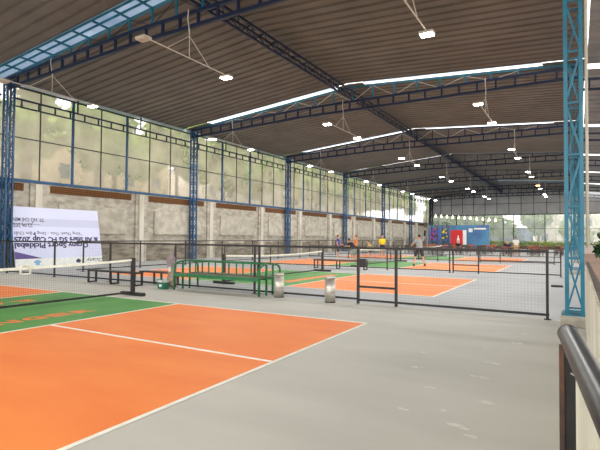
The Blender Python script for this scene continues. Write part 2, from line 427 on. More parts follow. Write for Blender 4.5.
lattice_column('lattice_column', 'navy lattice column in the far left corner of the hall', XW + 0.2, XW + 0.6, YF - 0.9, YF - 0.45, 9.0, 'navy_shade_steel', None, 0.12, 0.6)

def chord_z(x, lo):
    z = 9.13 if x > -14 else 9.13 - (-14 - x) * 0.035
    return z - (0.47 if lo else 0)
def truss(k):
    y = T[k]
    t = thing('roof_truss', 'blue roof truss spanning the hall, ' + NTH[k], 'truss', (XR, y, 8.7), 'roof trusses across the hall')
    m = 'navy_shade_steel'; X0, X1 = XW + 0.2, 0.1
    for lo in (0, 1):
        MB().bar((X0, y, chord_z(X0, lo)), (-14, y, chord_z(-14, lo)), 0.11, 0.12).bar((-14.0, y, chord_z(-14, lo)), (X1, y, chord_z(0, lo)), 0.11, 0.12).build('bottom_chord' if lo else 'middle_chord', m, t)
    MB().bar((X0, y, roof_z(X0) - 0.07), (XR, y, roof_z(XR) - 0.07), 0.07, 0.07).bar((XR, y, roof_z(XR) - 0.07), (X1, y, roof_z(X1) - 0.07), 0.07, 0.07).build('top_chord', 'teal_lit_steel' if k < 2 or k == 5 else m, t)  # brighter trusses carry the lit tone of the blue paint as colour
    n = 27
    for i in range(n + 1):
        x = X0 + (X1 - X0) * i / n
        MB().span((x - 0.042, y - 0.042, chord_z(x, 1)), (x + 0.042, y + 0.042, chord_z(x, 0))).build('ladder_post', m, t)
    n = 19
    for i in range(1, n):
        x = X0 + (X1 - X0) * i / n; zt = roof_z(x) - 0.07
        if zt - chord_z(x, 0) < 0.12: continue
        MB().span((x - 0.035, y - 0.03, chord_z(x, 0)), (x + 0.035, y + 0.03, zt)).build('web_post', 'teal_lit_steel' if k < 2 or k == 5 else m, t)  # posts follow the top chord: lit tone painted in on brighter trusses
    br = MB()
    for i in range(2, n - 2):
        xa = X0 + (X1 - X0) * i / n; xb = X0 + (X1 - X0) * (i + 1) / n
        if i % 2: xa, xb = xb, xa
        br.bar((xa, y, chord_z(xa, 0)), (xb, y, roof_z(xb) - 0.1), 0.022)
    br.build('diagonal_bracing', 'rod_white' if k in (1, 2) else m, t)
    if k == 0:
        for i in range(1, n):
            x = X0 + (X1 - X0) * i / n
            MB().bar((x, y - 0.78, roof_z(x) - 0.02), (x, y, roof_z(x) - 0.04), 0.06, 0.07).build('cross_bar', 'teal_lit_steel', t)
        for dy in (-0.42, -0.76):
            MB().bar((X0, y + dy, roof_z(X0) - 0.02), (XR, y + dy, roof_z(XR) - 0.02), 0.06, 0.06).bar((XR, y + dy, roof_z(XR) - 0.02), (X1, y + dy, roof_z(X1) - 0.02), 0.06, 0.06).build('edge_purlin', 'teal_lit_steel', t)
    # outward extension under the side roof
    mb = MB(); mb.bar((0.1, y, 8.55), (11, y, 7.5), 0.1).bar((0.1, y, 8.1), (11, y, 7.1), 0.1)
    for i in range(12):
        x = 0.5 + i * 0.9; mb.bar((x, y, 8.1 - x * 0.092), (x, y, 8.55 - x * 0.096), 0.06)
    mb.build('side_arm', m, t)
    return t
for k in range(7): truss(k)

# ridge girder running the length of the hall
t = thing('ridge_girder', 'long blue lattice girder running under the roof ridge', 'girder', (XR, 30, 9.3))
for dx, z in ((-0.18, 9.62), (0.18, 9.62), (0, 9.25)):
    MB().bar((XR + dx, -4, z), (XR + dx, YF - 1, z), 0.08, 0.08).build('chord', 'navy_shade_steel', t)
for k, (a, b) in enumerate(bays):
    mb = MB(); n = 14; a = max(a, -4); b = min(b, YF - 1)
    for i in range(n):
        y0 = a + (b - a) * i / n; y1 = a + (b - a) * (i + 1) / n; ym = (y0 + y1) / 2
        for dx in (-0.18, 0.18):
            mb.bar((XR + dx, y0, 9.62), (XR, ym, 9.25), 0.03).bar((XR, ym, 9.25), (XR + dx, y1, 9.62), 0.03)
        mb.bar((XR - 0.18, y0, 9.62), (XR + 0.18, y0, 9.62), 0.03)
    mb.build('lacing', 'navy_shade_steel', t)
# horizontal ladder girts along the left wall
for k in range(len(edges) - 1):
    a, b = edges[k] + 0.25, edges[k + 1] - 0.25
    where = 'before the first column' if k == 0 else 'beyond the column ' + NTH[k - 1] if k < 7 else 'beyond the column farthest from the camera'
    t = thing('wall_girt', 'dark ladder-shaped steel girt on the left wall ' + where, 'girt', (XW + 0.2, (a + b) / 2, 7.6), 'girts along the left wall')
    x = XW + 0.2
    MB().bar((x, a, 8.0), (x, b, 8.0), 0.07, 0.08).build('top_chord', 'navy_shade_steel', t)
    MB().bar((x, a, 7.64), (x, b, 7.64), 0.07, 0.06).build('bottom_chord', 'navy_shade_steel', t)
    for i in range(14):
        y = a + (b - a) * (i + 0.5) / 14
        MB().bar((x, y, 7.64), (x, y, 8.0), 0.06).build('ladder_post', 'navy_shade_steel', t)
    for i in (4, 9):
        y = a + (b - a) * i / 14
        MB().bar((x, y, 8.0), (x, y, 8.75), 0.06).build('hanger', 'navy_shade_steel', t)

# ------------------------------------------------------------------ LAMPS
def lamp(x, y, z, label, group, lit='lamp_glow'):
    t = thing('high_bay_lamp', label, 'lamp', (x, y, z), group)
    MB().box((x, y, z + 0.05), (0.42, 0.3, 0.08)).build('housing', 'lamp_case', t, bevel=0.015)
    MB().box((x, y, z), (0.36, 0.25, 0.03)).build('lens', lit, t)
    if lit != 'lamp_case':
        ld = bpy.data.lights.new('lamp_light', 'AREA'); ld.shape = 'RECTANGLE'; ld.size = 0.34; ld.size_y = 0.24
        ld.energy = LAMP_W; ld.color = (1, 0.98, 0.95) if lit == 'lamp_glow' else (1, 0.8, 0.55)
        lo = bpy.data.objects.new('lamp_light', ld); COL.objects.link(lo); lo.parent = t; lo.location = (0, 0, -0.03)
    return t
ROWN = {-19.2: 'left row', -11.3: 'middle row', -3.75: 'right row'}
SH = ['nearest', 'second', 'third', 'fourth', 'fifth', 'sixth', 'farthest']
for X in (-19.2, -11.3, -3.75):
    for k in range(6):
        y = T[k]; z = 7.5
        side = ROWN[X]
        h = thing('lamp_hanger', 'pale rod hanger carrying two lamps in the %s, under the %s truss' % (side, SH[k]), 'lamp hanger', (X, y, z), 'lamp hangers under the trusses')
        MB().sweep([(X, y - 2.0, z + 0.1), (X, y + 2.0, z + 0.1)], 0.022, 6).build('arm', 'rod_white', h)
        MB().sweep([(X, y, z + 0.1), (X, y, chord_z(X, 1))], 0.016, 6).build('drop_rod', 'rod_white', h)
        MB().sweep([(X, y - 1.0, z + 0.1), (X, y, 8.35), (X, y + 1.0, z + 0.1)], 0.014, 6).build('brace', 'rod_white', h)
        MB().sweep([(X, y - 0.07, chord_z(X, 0) + 0.12), (X, y - 0.09, 8.9), (X + 0.03, y - 0.08, 8.7), (X, y, 8.35)], 0.02, 6).build('cable', 'rod_white', h)
        for s in (-1, 1):
            lit = 'lamp_glow'
            if k == 0 and s == -1: lit = 'lamp_case'
            if X == -3.75 and k == 4 and s == -1: lit = 'warm_glow'
            lamp(X, y + 1.95 * s, z, '%s high-bay lamp on the %s side of the %s truss, %s' % ('unlit' if lit == 'lamp_case' else 'amber' if lit == 'warm_glow' else 'bright white', 'near' if s < 0 else 'far', SH[k], side), 'high-bay lamps', lit)

# ------------------------------------------------------------------ COURTS
XB, XK, XN, XK2, XB2 = -3.27, -7.84, -9.97, -12.1, -16.67
def court(y0, label, letters=True, wl_=0.055):
    y1 = y0 + 6.1; ym = (y0 + y1) / 2
    t = thing('pickleball_court', label, 'court', (XN, ym, 0), 'painted pickleball courts')
    MB().span((XK, y0, 0), (XB, y1, 0.003)).build('orange_zone', 'court_orange', t)
    MB().span((XB2, y0, 0), (XK2, y1, 0.003)).build('orange_zone', 'court_orange', t)
    MB().span((XK2, y0, 0), (XK, y1, 0.003)).build('green_kitchen', 'court_green', t)
    w = wl_; z = (0.003, 0.006)
    for y in (y0, y1): MB().span((XB2, y - w / 2, z[0]), (XB + w / 2, y + w / 2, z[1])).build('side_line', 'line_white', t)
    for x in (XB, XK, XK2, XB2): MB().span((x - w / 2, y0 + w / 2, z[0]), (x + w / 2, y1 - w / 2, z[1])).build('cross_line', 'line_white', t)
    for a, b in ((XK, XB), (XB2, XK2)): MB().span((a + w / 2, ym - w / 2, z[0]), (b - w / 2, ym + w / 2, z[1])).build('centre_line', 'line_white', t)
    return t
c1 = court(1.78, 'orange and green pickleball court in the foreground, lettering on its green strip')
mb = MB()
for ch, y0, y1 in (('N', 4.3, 4.78), ('G', 4.84, 5.26), ('E', 5.33, 5.75), ('R', 5.82, 6.28)):
    q = MB(); w = text_to(q, ch, 0.5, (0, 0, 0), (1, 0, 0), (0, 1, 0), 0, bold=0.06)
    a = min(v.x for v in q.v); b = max(v.x for v in q.v); c = min(v.y for v in q.v); d = max(v.y for v in q.v)
    mb.add([(-8.5 - (v.y - c) / (d - c) * 0.38, y0 + (v.x - a) / (b - a) * (y1 - y0), 0.0045) for v in q.v], q.f)
mb.build('lettering', 'letter_orange', c1)
mb = MB()
for ch, y0, y1 in (('R', 6.48, 6.0), ('A', 5.9, 5.42)):
    q = MB(); text_to(q, ch, 0.5, (0, 0, 0), (1, 0, 0), (0, 1, 0), 0, bold=0.06)
    a = min(v.x for v in q.v); b = max(v.x for v in q.v); c = min(v.y for v in q.v); d = max(v.y for v in q.v)
    mb.add([(-11.35 + (v.y - c) / (d - c) * 0.38, y0 + (v.x - a) / (b - a) * (y1 - y0), 0.0045) for v in q.v], q.f)
mb.build('lettering', 'letter_orange', c1)
th = 0.014; vx, vy = XB - XN, 7.88 - 4.83
c1.rotation_euler = (0, 0, th)
c1.location = (XB - (vx * math.cos(th) - vy * math.sin(th)), 7.88 - (vx * math.sin(th) + vy * math.cos(th)), 0)
c2 = court(12.4, 'orange and green pickleball court just behind the nearest fence')
MB().span((-8.85, 13.6, 0.003), (-8.45, 17.4, 0.0045)).build('orange_strip', 'letter_orange', c2)
court(23.3, 'orange and green pickleball court behind the second fence, where the reaching player stands')
court(34.2, 'most distant orange and green pickleball court, before the tables')

# scuffs on the grey floor
fl = bpy.data.objects['floor']
for x, y, s in ((-0.95, 5.53, .09), (-0.72, 4.71, .11), (-0.84, 4.01, .1), (-0.9, 6.25, .09), (-1.08, 6.99, .08), (-0.78, 7.62, .1), (-0.74, 8.41, .1), (-1.35, 4.87, .07), (-1.05, 4.3, .06), (-1.33, 4.13, .07), (-1.66, 5.56, .08), (-0.74, 3.85, .06), (-1.8, 6.3, .06)):
    mb = MB()
    for j in range(7):
        a = random.uniform(0, 6.28); d = s * random.uniform(0, 0.8); r = s * random.uniform(0.18, 0.5); n = 9
        cx, cyy = x + d * math.cos(a) * 1.3, y + d * math.sin(a) * 0.7
        pts = [(cx + r * random.uniform(.6, 1.1) * math.cos(2 * PI * i / n) * 1.2, cyy + r * random.uniform(.6, 1.1) * math.sin(2 * PI * i / n) * .6) for i in range(n)]
        mb.add([(p[0], p[1], 0.001 + 0.0003 * j) for p in pts], [tuple(range(n))])
    mb.build('scuff_mark', 'scuff', fl)

# ------------------------------------------------------------------ NETS
def net(y0, y1, label, pitch, cord):
    X = XN
    t = thing('pickleball_net', label, 'net', (X, (y0 + y1) / 2, 0), 'portable nets on the courts')
    for y in (y0, y1):
        MB().span((X - 0.045, y - 0.045, 0.05), (X + 0.045, y + 0.045, 0.97)).build('post', 'black_steel', t, bevel=0.008)
        MB().span((X - 0.42, y - 0.06, 0.0), (X + 0.42, y + 0.06, 0.085)).build('foot', 'black_steel', t, bevel=0.01)
    n = 18; ym = (y0 + y1) / 2; hw = (y1 - y0) / 2
    top = lambda y: 0.84 + 0.075 * ((y - ym) / hw) ** 2
    P = [y0 + 0.05 + (y1 - y0 - 0.1) * i / n for i in range(n + 1)]
    mb = MB()
    for i in range(n): mb.bar((X, P[i], top(P[i])), (X, P[i + 1], top(P[i + 1])), 0.014, 0.055)
    mb.build('top_tape', 'tape_white', t)
    MB().bar((X, y0 + 0.05, 0.085), (X, y1 - 0.05, 0.085), 0.025, 0.045).build('bottom_bar', 'black_steel', t)
    mb = MB(); N = int((y1 - y0) / pitch)
    for i in range(1, N):
        y = y0 + (y1 - y0) * i / N; mb.bar((X, y, 0.1), (X, y, top(y) - 0.02), cord)
    for j in range(1, int(0.8 / pitch)):
        z = 0.09 + j * pitch; mb.bar((X, y0 + 0.05, z), (X, y1 - 0.05, z), cord)
    mb.build('netting', 'net_cord', t)
    return t
net(1.45, 8.3, 'black portable net with white tape across the foreground court', 0.05, 0.0017)
net(11.95, 18.85, 'black portable net with white tape on the court behind the nearest fence', 0.05, 0.0025)
net(22.9, 29.8, 'black portable net on the court where the players stand', 0.08, 0.006)
net(33.8, 40.7, 'small distant portable net on the farthest court', 0.1, 0.008)
# white frame clipped on the foreground net's tape
t = thing('net_clip', 'small white arched frame hooked over the near net tape', 'clip', (XN, 5.5, 0.74))
MB().sweep([(XN + .02, 5.42, 0.72), (XN + .02, 5.42, 0.87), (XN + .02, 5.46, 0.9), (XN + .02, 5.58, 0.9), (XN + .02, 5.62, 0.87), (XN + .02, 5.62, 0.72)], 0.022, 8).build('frame', 'tape_white', t, True)
MB().box((XN + .02, 5.52, 0.73), (0.02, 0.2, 0.03)).build('crossbar', 'tape_white', t)

# ------------------------------------------------------------------ FENCES
def fence(label, P, Q, posts, h, pitch, wire, group, low=0.09, midrails=()):
    P = Vector(P); Q = Vector(Q); d = (Q - P).normalized(); L = (Q - P).length
    t = thing('mesh_fence', label, 'fence', tuple((P + Q) / 2), group)
    for s in posts:
        p = P + d * s
        MB().box((p.x, p.y, h / 2), (0.047, 0.047, h)).build('post', 'black_steel', t)
        MB().box((p.x, p.y, 0.006), (0.12, 0.12, 0.012)).build('foot_plate', 'black_steel', t)
    up_ = Vector((0, 0, 1))
    MB().bar(P + up_ * (h - 0.03), Q + up_ * (h - 0.03), 0.05 if h > 1.2 else 0.035, 0.05 if h > 1.2 else 0.035).build('top_rail', 'black_steel', t)
    MB().bar(P + up_ * low, Q + up_ * low, 0.045, 0.045).build('bottom_rail', 'black_steel', t)
    for z in midrails: MB().bar(P + up_ * z, Q + up_ * z, 0.04, 0.04).build('middle_rail', 'black_steel', t)
    mb = MB(); n = int(L / pitch)
    for i in range(1, n):
        p = P + d * (L * i / n); mb.bar(p + up_ * low, p + up_ * (h - 0.04), wire)
    for j in range(1, int((h - low) / pitch)):
        z = low + j * pitch; mb.bar(P + up_ * z, Q + up_ * z, wire)
    mb.build('wire_mesh', 'wire', t)
    return t
def gate(label, x0, x1, y, h, group, rail=0.4, lock=True):
    t = thing('fence_gate', label, 'gate', ((x0 + x1) / 2, y, 0), group)
    for x in (x0, x1): MB().box((x, y, h / 2), (0.055, 0.055, h)).build('post', 'black_steel', t)
    for z, n in ((h - 0.03, 'top_rail'), (rail, 'middle_rail'), (0.09, 'bottom_rail')):
        MB().bar((x0 + 0.03, y, z), (x1 - 0.03, y, z), 0.045, 0.045).build(n, 'black_steel', t)
    if lock: MB().box((x0 + 0.13, y - 0.03, 0.95), (0.16, 0.09, 0.2)).build('lock_box', 'black_steel', t, bevel=0.01)
    mb = MB(); n = int((x1 - x0) / 0.06)
    for i in range(1, n):
        x = x0 + (x1 - x0) * i / n; mb.bar((x, y, rail), (x, y, h - 0.04), 0.0016)
    mb.build('wire_mesh', 'wire', t)
YA, HA, YL = 10.15, 1.33, 10.3
fence('long black wire-mesh fence behind the foreground court, left of its gate', (-22.3, YL, 0), (-4.5, YL, 0), (2.4, 5.64, 8.8, 11.81, 14.78, 14.93), HA, 0.06, 0.0016, 'mesh fences across the hall')
gate('black gate with lock box in the nearest fence', -4.42, -3.5, YA, HA, 'fence gates')
fence('short black wire-mesh fence right of the nearest gate', (-3.46, YA, 0), (-0.47, YA, 0), (2.96,), HA, 0.06, 0.0014, 'mesh fences across the hall')
YB, HB = 21.6, 1.02
fence('black wire-mesh fence between the second and third courts, left of its gate', (-18.0, YB, 0), (-4.9, YB, 0), (0, 3.3, 6.6, 10.1, 13.05), HB, 0.1, 0.003, 'mesh fences across the hall')
gate('low black gate in the second fence', -4.8, -3.72, YB, HB, 'fence gates', 0.36, False)
fence('black wire-mesh fence right of the second gate, reaching the teal columns', (-3.68, YB, 0), (-0.55, YB, 0), (3.1,), HB, 0.1, 0.003, 'mesh fences across the hall', midrails=(0.6,))
fence('thin black fence between the third and farthest courts', (-18.0, 31.9, 0), (-1.2, 31.9, 0), (0, 3.3, 6.6, 9.9, 12.6, 13.8, 16.8), 0.95, 0.14, 0.004, 'mesh fences across the hall')
fence('thin black fence between the farthest court and the tables', (-18.0, 43.0, 0), (-1.2, 43.0, 0), (0, 3.3, 6.6, 9.9, 13.2, 16.8), 0.85, 0.2, 0.005, 'mesh fences across the hall')
fence('thin dark fence running along the left wall behind the courts', (-18.3, 12.3, 0), (-18.3, 70, 0), [0.3 + 3.05 * i for i in range(19)], 1.33, 0.15, 0.003, 'mesh fences along the hall', midrails=())

# ------------------------------------------------------------------ BANNER
def ray_y(u, v, x):
    d = r2 * ((u - 300) / F_PX) - u2 * ((v - 225) / F_PX) + fw
    return d.y * x / d.x
bb, bt = Vector((-22.14, 0, 0.02)), Vector((-22.7, 0, 2.9))
yb0, yb1 = 11.84, 16.42
UPV = (bt - bb).normalized(); NRM = Vector((UPV.z, 0, -UPV.x))
def bp(y, s, d=0.0): return bb + UPV * s + Vector((0, y, 0)) + NRM * d
LB = (bt - bb).length
t = thing('event_banner', 'large pale event banner standing upside down, leaning by the left wall', 'banner', (-22.6, (yb0 + yb1) / 2, 0))
def slab(name, m, ya, yb, sa, sb, d0, d1, pts=None):
    q = pts or [(ya, sa), (yb, sa), (yb, sb), (ya, sb)]; n = len(q)
    mb = MB(); mb.add([bp(y, s, d0) for y, s in q] + [bp(y, s, d1) for y, s in q], [tuple(range(n))[::-1], tuple(range(n, 2 * n))] + [(i, (i + 1) % n, n + (i + 1) % n, n + i) for i in range(n)])
    return mb.build(name, m, t)
slab('board', 'banner_white', yb0, yb1, 0, LB, -0.03, 0)
slab('grey_band', 'banner_grey', yb0 + 0.01, yb1 - 0.01, LB - 0.95, LB - 0.55, 0, 0.002)
slab('purple_wedge', 'banner_purple', 0, 0, 0, 0, 0, 0.003, [(yb0 + 0.01, 0.42), (13.15, 0.42), (yb0 + 0.01, 0.78)])
slab('pale_foot', 'cooler_white', yb0 + 0.01, yb1 - 0.01, 0.01, 0.42, 0, 0.0015)
RT, UT = (0, -1, 0), -UPV
def line(s, size, u0, ss, u1, bold=0.02, m='ink', shear=0, name='lettering'):
    y0, y1 = ray_y(u0, 240, -22.38), (ray_y(u1, 240, -22.38) if u1 > 12 else yb0 + 0.04)
    q = MB(); w = text_to(q, s, size, (0, 0, 0), (1, 0, 0), (0, 1, 0))
    mb = MB(); text_to(mb, s, size, bp(y0, ss, 0.002), RT, UT, 0.001, shear, sx=(y0 - y1) / w, bold=bold); mb.build(name, m, t)
line('Ocany Sport Picklebal', 0.36, 88, 1.17, 12, 0.04)
line('& All Stars SG FC Cup 2025', 0.34, 98, 1.46, 12, 0.04)
line('“Sông Thanh Thúc - Sông Đậm Chất', 0.22, 83, 1.72, 12, 0.005)
line('22.06.202', 0.27, 34, 2.12, 12, 0.012)
line('TP. HỒ CHÍ MIN', 0.26, 46, 2.4, 12, 0.012)
slab('date_rule', 'ink', yb0 + 0.05, 13.15, 2.07, 2.085, 0, 0.003)
line('Ocany', 0.27, 102, 0.33, 85, 0.008, 'ink', 0.3, 'script_logo')
line('×', 0.2, 81.5, 0.27, 79.5, 0.0, 'ink', 0, 'cross_mark')
ye = ray_y(76, 260, -22.4)
slab('dark_emblem', 'ink', 0, 0, 0, 0, 0, 0.003, [(ye - .12, 0.14), (ye + .1, 0.14), (ye + .14, 0.26), (ye, 0.36), (ye - .14, 0.26)])
ye = ray_y(35, 264, -22.4)
slab('blue_emblem', 'logo_blue', 0, 0, 0, 0, 0, 0.003, [(ye - .1, 0.1), (ye + .1, 0.1), (ye + .1, 0.2), (ye + .2, 0.26), (ye, 0.37), (ye - .2, 0.26), (ye - .1, 0.2)])

# ------------------------------------------------------------------ BENCHES, COOLER, BAG, BINS
def green_bench(label, yf, yk, x0, x1):
    """yf front edge, yk back edge"""
    t = thing('park_bench', label, 'bench', ((x0 + x1) / 2, (yf + yk) / 2, 0), 'green benches back to back')
    s = 1 if yk > yf else -1
    for x in (x0, x1):
        pts = [(x, yf, 0), (x, yf, 0.62)]
        for i in range(1, 7):
            a = PI / 2 * i / 6; pts.append((x, yf + s * 0.17 * (1 - math.cos(a)), 0.62 + 0.17 * math.sin(a)))
        pts += [(x, yk - s * 0.08, 0.81), (x, yk, 0.80), (x, yk, 0)]
        MB().sweep(pts, 0.03, 8).build('end_hoop', 'green_paint', t, True)
    MB().span((x0, yf - 0.025, 0.385), (x1, yf + 0.025, 0.475)).build('front_rail', 'green_paint', t)
    MB().span((x0, yk - 0.02, 0.40), (x1, yk + 0.02, 0.45)).build('rear_rail', 'green_paint', t)
    for i in range(4):
        y = yf + (yk - yf) * (i + 0.6) / 4.4
        MB().span((x0 + 0.03, y - 0.04, 0.445), (x1 - 0.03, y + 0.04, 0.475)).build('seat_slat', 'bench_slat', t)
    MB().sweep([(x0, yk, 0.83), (x1, yk, 0.83)], 0.024, 8).build('back_rail', 'green_paint', t, True)
    for i in range(1, 6):
        x = x0 + (x1 - x0) * i / 6; MB().sweep([(x, yk, 0.43), (x, yk, 0.83)], 0.022, 8).build('back_spindle', 'green_paint', t)
    MB().sweep([(x0 + .02, yf + s * .1, 0.2), (x1 - .02, yf + s * .1, 0.2)], 0.004, 5).build('tie_wire', 'green_paint', t)
green_bench('long green tubular bench by the near fence, its open front facing the foreground court', 9.84, 10.18, -10.05, -7.05)
green_bench('second green tubular bench, behind the fence, backing onto the first one', 10.78, 10.43, -10.02, -7.02)

def stool_bench(label, x0, x1, y0, y1, z, m, group, top='black_steel', fr=None, th=0.045):
    t = thing('box_bench', label, 'bench', ((x0 + x1) / 2, (y0 + y1) / 2, 0), group)
    MB().span((x0, y0, z - th), (x1, y1, z)).build('seat', top, t, bevel=0.006)
    for x in (fr or (x0 + 0.03, x1 - 0.03)):
        MB().span((x - 0.025, y0, 0), (x + 0.025, y0 + 0.05, z - th)).build('leg', m, t)
        MB().span((x - 0.025, y1 - 0.05, 0), (x + 0.025, y1, z - th)).build('leg', m, t)
        MB().span((x - 0.022, y0 + 0.05, 0.0), (x + 0.022, y1 - 0.05, 0.045)).build('foot_rail', m, t)
    return t
stool_bench('long low black box-frame bench behind the foreground net post', -13.95, -11.62, 9.75, 10.08, 0.42, 'black_steel', 'low black benches by the near fence', fr=(-13.9, -12.78, -11.67))
stool_bench('lower black box-frame bench behind the fence beside the green cooler', -12.45, -10.9, 10.6, 10.95, 0.4, 'black_steel', 'low black benches by the near fence', fr=(-11.75, -11.0))
stool_bench('low dark bench with wooden seat beyond the second net, under the standing players', -11.5, -8.7, 20.75, 21.15, 0.46, 'black_steel', None, 'wood_brown', fr=(-11.45, -10.2, -8.75), th=0.09)

t = thing('cooler_box', 'small green and white cooler box beside the green bench', 'cooler', (-10.48, 9.82, 0))
MB().span((-10.62, 9.72, 0), (-10.34, 9.92, 0.19)).build('body', 'cooler_green', t, bevel=0.02)
MB().span((-10.63, 9.71, 0.19), (-10.33, 9.93, 0.235)).build('lid', 'cooler_white', t, bevel=0.015)
MB().sweep([(-10.6, 9.7, 0.16), (-10.6, 9.69, 0.28), (-10.36, 9.69, 0.28), (-10.36, 9.7, 0.16)], 0.012, 6).build('handle', 'cooler_green', t)
MB().span((-10.53, 9.712, 0.06), (-10.44, 9.721, 0.13)).build('white_badge', 'cooler_white', t)

t = thing('hanging_bag', 'crumpled grey and tan cloth bag hanging on the fence post left of the green bench', 'bag', (-10.3, 10.0, 0.2))
def lump(c, r, seed, n=22, m=16):
    rnd = random.Random(seed); q = MB().ball((0, 0, 0), 1, n, m); ph = [rnd.uniform(0, 6) for _ in range(8)]
    for i, v in enumerate(q.v):
        a = math.atan2(v.y, v.x); k = 1 + 0.09 * math.sin(3 * a + ph[0] + 2 * v.z) + 0.07 * math.sin(5 * v.z * 2 + ph[1] + a) + 0.05 * math.sin(7 * a + ph[2])
        q.v[i] = Vector((c[0] + v.x * r[0] * k, c[1] + v.y * r[1] * k, c[2] + v.z * r[2] * k))
    return q
lump((-10.44, 10.08, 0.78), (0.16, 0.1, 0.24), 3).build('upper_pouch', 'bag_grey', t, True)
lump((-10.36, 10.06, 0.31), (0.17, 0.11, 0.28), 5).build('lower_pouch', 'bag_tan', t, True)
MB().sweep([(-10.38, 9.98, 0.5), (-10.38, 9.97, 0.57), (-10.4, 9.98, 0.63)], 0.035, 8).build('white_tag', 'cooler_white', t)
MB().sweep([(-10.44, 10.1, 0.95), (-10.46, 10.2, 1.18), (-10.47, 10.25, 1.28)], 0.012, 6).build('strap', 'bag_grey', t)

for x, y, lab in ((-6.6, 10.1, 'stainless steel bin standing at the end of the green bench'), (-5.07, 9.98, 'stainless steel bin standing left of the near gate')):
    t = thing('cylinder_bin', lab, 'bin', (x, y, 0), 'steel bins by the near fence')
    MB().lathe((x, y, 0), [(0.125, 0.012), (0.125, 0.56)], 28).build('body', 'stainless', t, True)
    MB().lathe((x, y, 0), [(0.13, 0.0), (0.13, 0.02)], 28).build('base_ring', 'black_steel', t)
    MB().lathe((x, y, 0), [(0.132, 0.555), (0.132, 0.6), (0.12, 0.615), (0.085, 0.615), (0.08, 0.57)], 28).build('rim', 'stainless', t, True)

# small black box and floor plate at the right
tag(recenter(MB().box((-0.57, 17.2, 0.03), (0.34, 0.16, 0.06)).build('floor_box', 'black_steel', bevel=0.01)), 'small flat black box lying on the grey floor left of the teal column', 'box')

# ------------------------------------------------------------------ HANDRAIL AND LOW FLUTED WALL
t = thing('handrail', 'thick black tube handrail on a dark post at the right edge', 'handrail', (-0.06, 2.66, 0))
hx = lambda y: -0.04 + (2.7 - y) * 0.098
MB().sweep([(hx(2.72), 2.72, 1.06), (hx(2.6), 2.6, 1.06), (hx(1.6), 1.6, 1.06), (hx(0.75), 0.75, 1.06)], 0.047, 24).build('tube', 'black_tube', t, True)
MB().sweep([(hx(2.735), 2.735, 1.06), (hx(2.72), 2.72, 1.06)], 0.048, 24).build('end_cap', 'black_steel', t)
MB().span((-0.072, 2.6, 0), (-0.005, 2.68, 1.03)).build('post', 'black_steel', t, bevel=0.005)
MB().span((-0.08, 2.59, 0), (-0.058, 2.6, 1.03)).build('rusty_edge', 'rust_edge', t)
MB().span((hx(.8) - 0.03, 0.76, 0), (hx(.8) + 0.03, 0.84, 1.03)).build('post', 'black_steel', t, bevel=0.005)
mb = MB(); y = 0.86
while y < 2.58:
    mb.bar((hx(y) + .045, y + .03, 0.06), (hx(y) + .045, y + .03, 0.99), 0.06, 0.035); y += 0.085
mb.bar((hx(.84) + .06, .84, .5), (hx(2.6) + .06, 2.6, .5), 0.012, 0.9)
mb.build('fluted_infill_panel', 'flute_white', t)
MB().sweep([(-0.03, 2.59, 0.9), (0.01, 2.56, 0.885)], 0.005, 6).build('pin', 'stainless', t)
w = MB().span((0.135, 2.9, 0), (0.165, 9.35, 1.12)).build('wall_right', 'flute_white'); struct(w)
mb = MB(); y = 2.92
while y < 9.25:
    mb.span((0.11, y, 0.02), (0.135, y + 0.09, 1.1)); y += 0.15
mb.build('flute', 'flute_white', w)
MB().span((0.125, 2.88, 1.12), (0.17, 9.37, 1.15)).build('coping', 'coping_brown', w)

